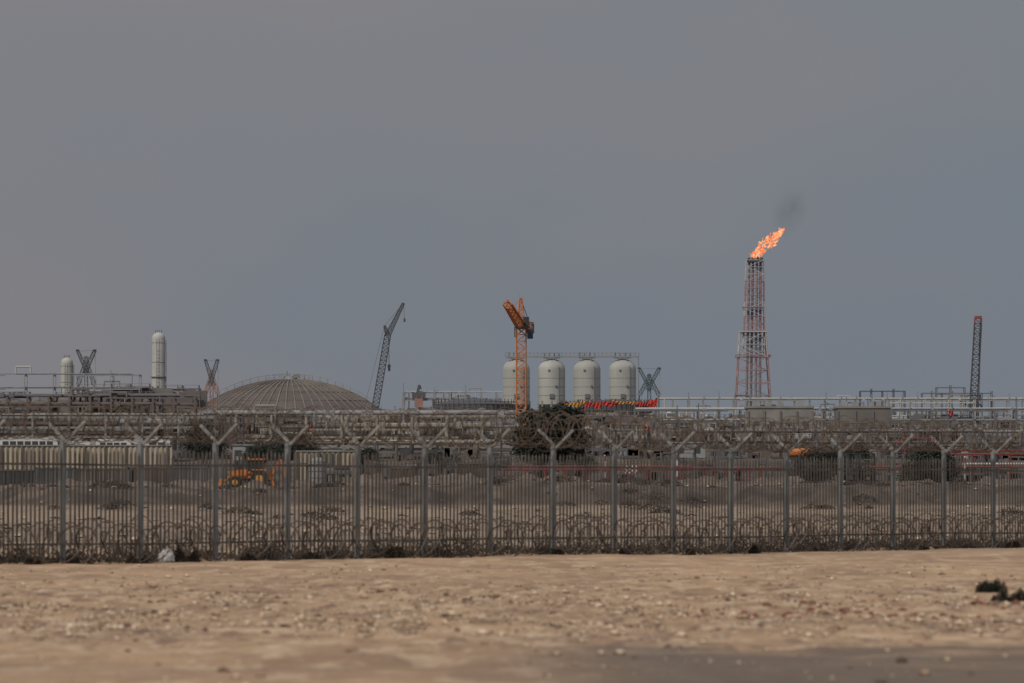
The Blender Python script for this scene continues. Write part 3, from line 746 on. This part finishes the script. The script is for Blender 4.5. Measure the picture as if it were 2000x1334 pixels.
def cabin(px,d,L,h,mn):
    c=W(px,0,d); g=gh(c.x,d); mb=MB(); mb.box((c.x,d+1.5,g+h/2+.2),(L,3,h),mn); mb.box((c.x,d+1.5,g+h+.26),(L+.3,3.3,.14),'lightgrey')
    for i in range(max(2,int(L/2))): mb.box((c.x-L/2+(i+.5)*L/max(2,int(L/2)),d-.02,g+h*.62),(.8,.06,.7),'glass')
    mb.build('site_cabin')
cabin(475,700,2.6,1.9,'lightgrey'); cabin(650,705,2.2,1.7,'lightgrey'); cabin(1345,690,4,1.8,'lightgrey'); cabin(1850,690,5,1.6,'lightgrey')
mb=MB(); c=W(620,0,600); g=gh(c.x,600)
mb.cyl((c.x,600,g+.2),(c.x,600,g+2.6),.9,.9,24,'lightgrey'); mb.cyl((c.x,600,g+2.6),(c.x,600,g+3.0),.9,.3,24,'lightgrey')
for z in(.8,1.5,2.2): mb.rev((c.x,600,g+z),[(.9,-.05),(.94,0),(.9,.05)],24,'steelgrey')
mb.build('water_tank')
def cont(px,d,L,mn,h=2.5,name='shipping_container'):
    c=W(px,0,d); g=gh(c.x,d); mb=MB(); mb.box((c.x,d+1.2,g+h/2+.15),(L,2.4,h),mn); n=int(L/.3)
    for i in range(n): mb.box((c.x-L/2+.15+i*.3,d-.04,g+h/2+.15),(.14,.08,h-.3),mn)
    for e in(-1,1): mb.box((c.x+e*L/2,d-.03,g+h/2+.15),(.18,.2,h+.1),'steelgrey')
    mb.box((c.x,d-.03,g+h+.12),(L,.2,.16),'steelgrey'); mb.box((c.x,d-.03,g+.2),(L,.2,.16),'steelgrey'); mb.build(name)
for px,L,m in((20,5,'darkblue'),(110,4,'steelgrey'),(205,6,'concrete_d'),(290,4,'brown'),(370,4,'steelgrey'),(930,4,'brown'),(790,3,'brown')): cont(px,575,L,m,2.2)
mb=MB(); d=575
for x0,x1,y in((985,1352,911),(985,1340,917),(1330,1530,914)):
    a=W(x0,y,d);b=W(x1,y,d); mb.cyl(a,b,.11,.11,8,'red')
    for i in range(10): q=a.lerp(b,i/9); mb.beam((q.x,q.y,gh(q.x,q.y)-.2),q,.12,'red')
mb.build('fire_water_pipe')
mb=MB(); d=580
for x0,x1,y in((1858,2120,880),(1858,2120,887),(1700,2120,912)):
    mb.cyl(W(x0,y,d),W(x1,y,d),.11,.11,8,'red')
for px in range(1862,2120,37): q=W(px,880,d); mb.beam((q.x,q.y,gh(q.x,q.y)-.2),q,.10,'red')
mb.cyl(W(1880,906,d),W(2100,906,d),.12,.12,8,'white')
mb.build('pipe_barrier')
mb=MB(); d=660; 
mb.beam(W(1750,866,d),W(1768,855,d),.2,'red'); mb.beam(W(1768,855,d),W(1815,855,d),.2,'red'); mb.beam(W(1815,855,d),W(1832,872,d),.2,'red')
for px in(1768,1815): q=W(px,855,d); mb.beam((q.x,q.y,gh(q.x,q.y)),q,.18,'red')
mb.build('red_gantry')
mb=MB(); d=655; c=W(1566,0,d); g=W(0,890,d).z
gg=gh(c.x,d)
mb.cyl((c.x-1.6,d+1.2,g+.35),(c.x+.9,d+1.2,g+.35),.5,.5,18,'orange'); mb.box((c.x+1.5,d+1.2,g+.25),(1.0,2.1,1.1),'orange'); mb.box((c.x+1.7,d+.13,g+.5),(.6,.04,.4),'glass'); mb.box((c.x,d+1.2,g-.3),(4.0,2,.25),'dark')
for e in(-1.5,-.7,1.5): wheel(mb,(c.x+e,d+.1,g-.6),.4)
mb.box((c.x,d+1.2,(gg+g-1.0)/2),(5.5,3,max(.1,g-1.0-gg)),'concrete_d')
mb.build('tanker_truck')
for px in(1181,1322,1884,700):
    d=520; c=W(px,0,d); g=gh(c.x,d); mb=MB()
    for i in range(6): mb.cyl((c.x,d,g+i*.5),(c.x,d,g+i*.5+.5),.10,.10,10,'red' if i%2 else 'white')
    mb.rev((c.x,d,g+3.0),[(.10,0),(.08,.06),(.01,.09)],10,'white'); mb.build('marker_post')
mb=MB(); d=525; c=W(1232,917,d); g=gh(c.x,d); w=1.3
for e in(-.5,.5): mb.beam((c.x+e,d+.08,g),(c.x+e,d+.08,c.z+.3),.07,'galv')
mb.box((c.x,d+.03,c.z),(w,.04,.75),'white')
for i in range(6):
    for j in range(4):
        if (i+j)%2: mb.box((c.x-w/2+w*(i+.5)/6,d-.004,c.z-.375+.75*(j+.5)/4),(w/6,.02,.75/4),'red')
mb.build('hazard_sign')
for px,yt,d in((1205,845,800),(1560,838,1000),(1690,835,1000),(1905,838,1000),(92,815,1200),(1385,842,1000),(680,840,1000),(905,800,1200),(1987,780,1400),(1930,775,1500),(1180,838,900)):
    t=W(px,yt,d); g=gh(t.x,d); mb=MB(); mb.cyl((t.x,d,g),t,.14,.08,8,'lightgrey'); mb.beam(t,t+Vector((1.4,0,.15)),.08,'lightgrey'); mb.box(t+Vector((1.6,0,.12)),(.7,.3,.14),'steelgrey'); mb.build('street_lamp')
for px,py in((1258,833),(600,832),(1851,803)):
    mb=MB(); d=985; t=W(px,py-5,d); mb.beam((t.x,d,gh(t.x,d)),t,.14,'steelgrey'); drape(mb,t,t+Vector((.9,0,-.2)),1.1,'redtarp',R,8); mb.build('red_flag')
def heap(px,d,w,h,seed):
    c=W(px,0,d); mb=MB(); vs=[];fs=[];n=26
    for j in range(n+1):
        for i in range(n+1):
            u=i/n*2-1;v=j/n*2-1; e=max(0,1-u*u)*max(0,1-v*v)
            x=c.x+u*w/2;y=d+v*w*.35; z=gh(x,y)-.10+h*e**.8*(1+.9*noise.noise(Vector((x*.7,y*.7,seed)))+.4*noise.noise(Vector((x*2,y*2,seed))))
            vs.append((x,y,z))
    for j in range(n):
        for i in range(n): a=j*(n+1)+i; fs.append((a,a+1,a+n+2,a+n+1))
    mb.add(vs,fs,'spoil'); mb.build('dirt_heap',True)
for i in range(34): heap(R.uniform(-50,2050),R.uniform(420,560),R.uniform(3,14),R.uniform(.3,1.0),i)
for i in range(12): heap(R.uniform(560,1100),R.uniform(520,570),R.uniform(2,5),R.uniform(.4,1.0),i+40)

# ---------------------------------------------------------------- backhoe loader
def backhoe():
    d=495; c=W(487,0,d); g=gh(c.x,d)+.12; mb=MB()
    X=lambda x,y,z:(c.x+x,d+y,g+z)
    for yy in(-.95,.95):
        mb.cyl(X(.9,yy-.22,.75),X(.9,yy+.22,.75),.75,.75,22,'tyre'); mb.cyl(X(.9,yy-.25,.75),X(.9,yy+.25,.75),.4,.4,14,'yellow')
        mb.cyl(X(-1.2,yy-.16,.5),X(-1.2,yy+.16,.5),.5,.5,20,'tyre'); mb.cyl(X(-1.2,yy-.18,.5),X(-1.2,yy+.18,.5),.26,.26,12,'yellow')
        mb.box(X(.9,yy,1.58),(1.5,.5,.1),'orange')
        mb.beam(X(.1,yy*.8,1.35),X(-1.5,yy*.8,1.2),.14,'orange'); mb.beam(X(-1.5,yy*.8,1.2),X(-2.4,yy*.8,.4),.14,'orange'); mb.beam(X(-.6,yy*.8,.8),X(-1.5,yy*.8,1.05),.08,'steelgrey')
        mb.beam(X(1.9,yy*.9,1.0),X(2.2,yy*1.35,.15),.12,'orange'); mb.box(X(2.2,yy*1.35,.0),(.45,.35,.25),'dark')
    mb.box(X(0,0,.85),(3.6,.8,.5),'dark'); 
    hv=[(-1.75,.85),(-1.75,1.35),(-1.6,1.5),(-.2,1.65),(-.2,.85)]
    vs=[X(x,-.45,z) for x,z in hv]+[X(x,.45,z) for x,z in hv]; n=5
    mb.add(vs,[tuple(range(n)),tuple(range(2*n-1,n-1,-1))]+[(i,n+i,n+(i+1)%n,(i+1)%n) for i in range(n)],'orange')
    mb.box(X(-1.78,0,1.1),(.05,.7,.4),'dark'); mb.cyl(X(-.9,.2,1.55),X(-.9,.2,2.1),.06,.06,8,'dark')
    mb.box(X(.55,0,1.15),(1.5,1.3,.6),'orange'); mb.box(X(.55,0,1.95),(1.3,1.25,1.0),'glass')
    for xx in(-.13,.55,1.23):
        for yy in(-.66,.66): mb.box(X(xx,yy,1.95),(.09,.09,1.05),'orange' if xx!=.55 else 'dark')
    mb.box(X(.55,0,2.5),(1.6,1.5,.14),'orange'); mb.box(X(-.1,0,2.62),(.1,1.0,.12),'white')
    bp=[(-2.35,.15),(-3.05,.1),(-2.95,.3),(-2.55,.45),(-2.5,.8),(-2.3,.85)]
    vs=[X(x,-1.1,z) for x,z in bp]+[X(x,1.1,z) for x,z in bp]; n=6
    mb.add(vs,[tuple(range(n)),tuple(range(2*n-1,n-1,-1))]+[(i,n+i,n+(i+1)%n,(i+1)%n) for i in range(n)],'orange')
    mb.box(X(1.85,0,1.0),(.35,1.2,.6),'orange')
    for a,b,w in((X(1.95,0,1.0),X(2.25,0,1.75),.22),(X(2.25,0,1.75),X(2.75,0,2.45),.2),(X(2.75,0,2.5),X(3.2,0,.85),.18)): mb.beam(a,b,w,'orange')
    mb.beam(X(2.1,0,2.05),X(2.75,0,2.7),.08,'steelgrey'); mb.beam(X(3.0,0,2.2),X(3.3,0,1.1),.06,'steelgrey')
    bq=[(3.05,.9),(3.35,.85),(3.45,.45),(3.2,.15),(2.8,.2),(3.0,.45)]
    vs=[X(x,-.35,z) for x,z in bq]+[X(x,.35,z) for x,z in bq]
    mb.add(vs,[tuple(range(6)),tuple(range(11,5,-1))]+[(i,6+i,6+(i+1)%6,(i+1)%6) for i in range(6)],'dark')
    mb.build('backhoe_loader',hz=.4)
backhoe()

# ---------------------------------------------------------------- sky + sun
sc=bpy.context.scene
w=bpy.data.worlds.new('World'); sc.world=w; w.use_nodes=True; nt=w.node_tree; L=nt.links; N=nt.nodes
bg=N['Background']; bg.inputs[1].default_value=.1
sun=Vector((-.55,-.70,.0)).normalized(); el=math.radians(42); sd=Vector((sun.x*math.cos(el),sun.y*math.cos(el),math.sin(el)))
sky=N.new('ShaderNodeTexSky'); sky.sky_type='NISHITA'; sky.sun_disc=False; sky.sun_elevation=el; sky.sun_rotation=math.atan2(sun.x,sun.y)%(2*math.pi); sky.dust_density=5; sky.air_density=1.5
tc=N.new('ShaderNodeTexCoord'); nz=N.new('ShaderNodeTexNoise'); nz.inputs['Scale'].default_value=7; nz.inputs['Detail'].default_value=4; nz.inputs['Roughness'].default_value=.5
mp=N.new('ShaderNodeMapping'); mp.inputs['Scale'].default_value=(1,1,2.4); L.new(tc.outputs['Generated'],mp.inputs[0]); L.new(mp.outputs[0],nz.inputs['Vector'])
sx=N.new('ShaderNodeSeparateXYZ'); L.new(tc.outputs['Generated'],sx.inputs[0])
def mth(op,a,b):
    n=N.new('ShaderNodeMath'); n.operation=op
    for i,q in enumerate((a,b)):
        if isinstance(q,(int,float)): n.inputs[i].default_value=q
        else: L.new(q,n.inputs[i])
    return n.outputs[0]
fac=mth('ADD',mth('MULTIPLY',nz.outputs['Fac'],1.1),mth('MULTIPLY',sx.outputs['X'],-1.5))
fac=mth('ADD',fac,mth('MULTIPLY',mth('ABSOLUTE',mth('SUBTRACT',sx.outputs['Z'],.035),0),3.0))
cr=N.new('ShaderNodeValToRGB'); cr.color_ramp.elements[0].position=.42; cr.color_ramp.elements[1].position=.82
cr.color_ramp.elements[0].color=(.176,.203,.240,1); cr.color_ramp.elements[1].color=(.216,.212,.230,1); L.new(fac,cr.inputs[0])
gr=N.new('ShaderNodeMapRange'); gr.inputs[1].default_value=.09; gr.inputs[2].default_value=.8; gr.inputs[3].default_value=10.2; gr.inputs[4].default_value=19; L.new(sx.outputs['Z'],gr.inputs[0])
vm=N.new('ShaderNodeVectorMath'); vm.operation='SCALE'; L.new(cr.outputs[0],vm.inputs[0]); L.new(gr.outputs[0],vm.inputs['Scale'])
mx=N.new('ShaderNodeMix'); mx.data_type='RGBA'; mx.inputs[0].default_value=.95; L.new(sky.outputs[0],mx.inputs[6]); L.new(vm.outputs[0],mx.inputs[7]); L.new(mx.outputs[2],bg.inputs[0])
ld=bpy.data.lights.new('sun','SUN'); ld.energy=1.8; ld.angle=math.radians(12); ld.color=(1,.92,.80)
lo=bpy.data.objects.new('sun',ld); lo.rotation_euler=sd.to_track_quat('Z','Y').to_euler(); lo.location=(0,0,300); sc.collection.objects.link(lo)
sc.view_settings.view_transform='Standard'; sc.view_settings.look='None'; sc.view_settings.exposure=0
cd=bpy.data.cameras.new('camera'); cd.sensor_width=36; cd.lens=200; cd.clip_start=.5; cd.clip_end=60000
cd.dof.use_dof=True; cd.dof.focus_distance=700; cd.dof.aperture_fstop=3.4
co=bpy.data.objects.new('camera',cd); co.location=(0,0,CAMZ); co.rotation_euler=(math.radians(90)+math.atan((HY-667)/F),0,0); sc.collection.objects.link(co); sc.camera=co
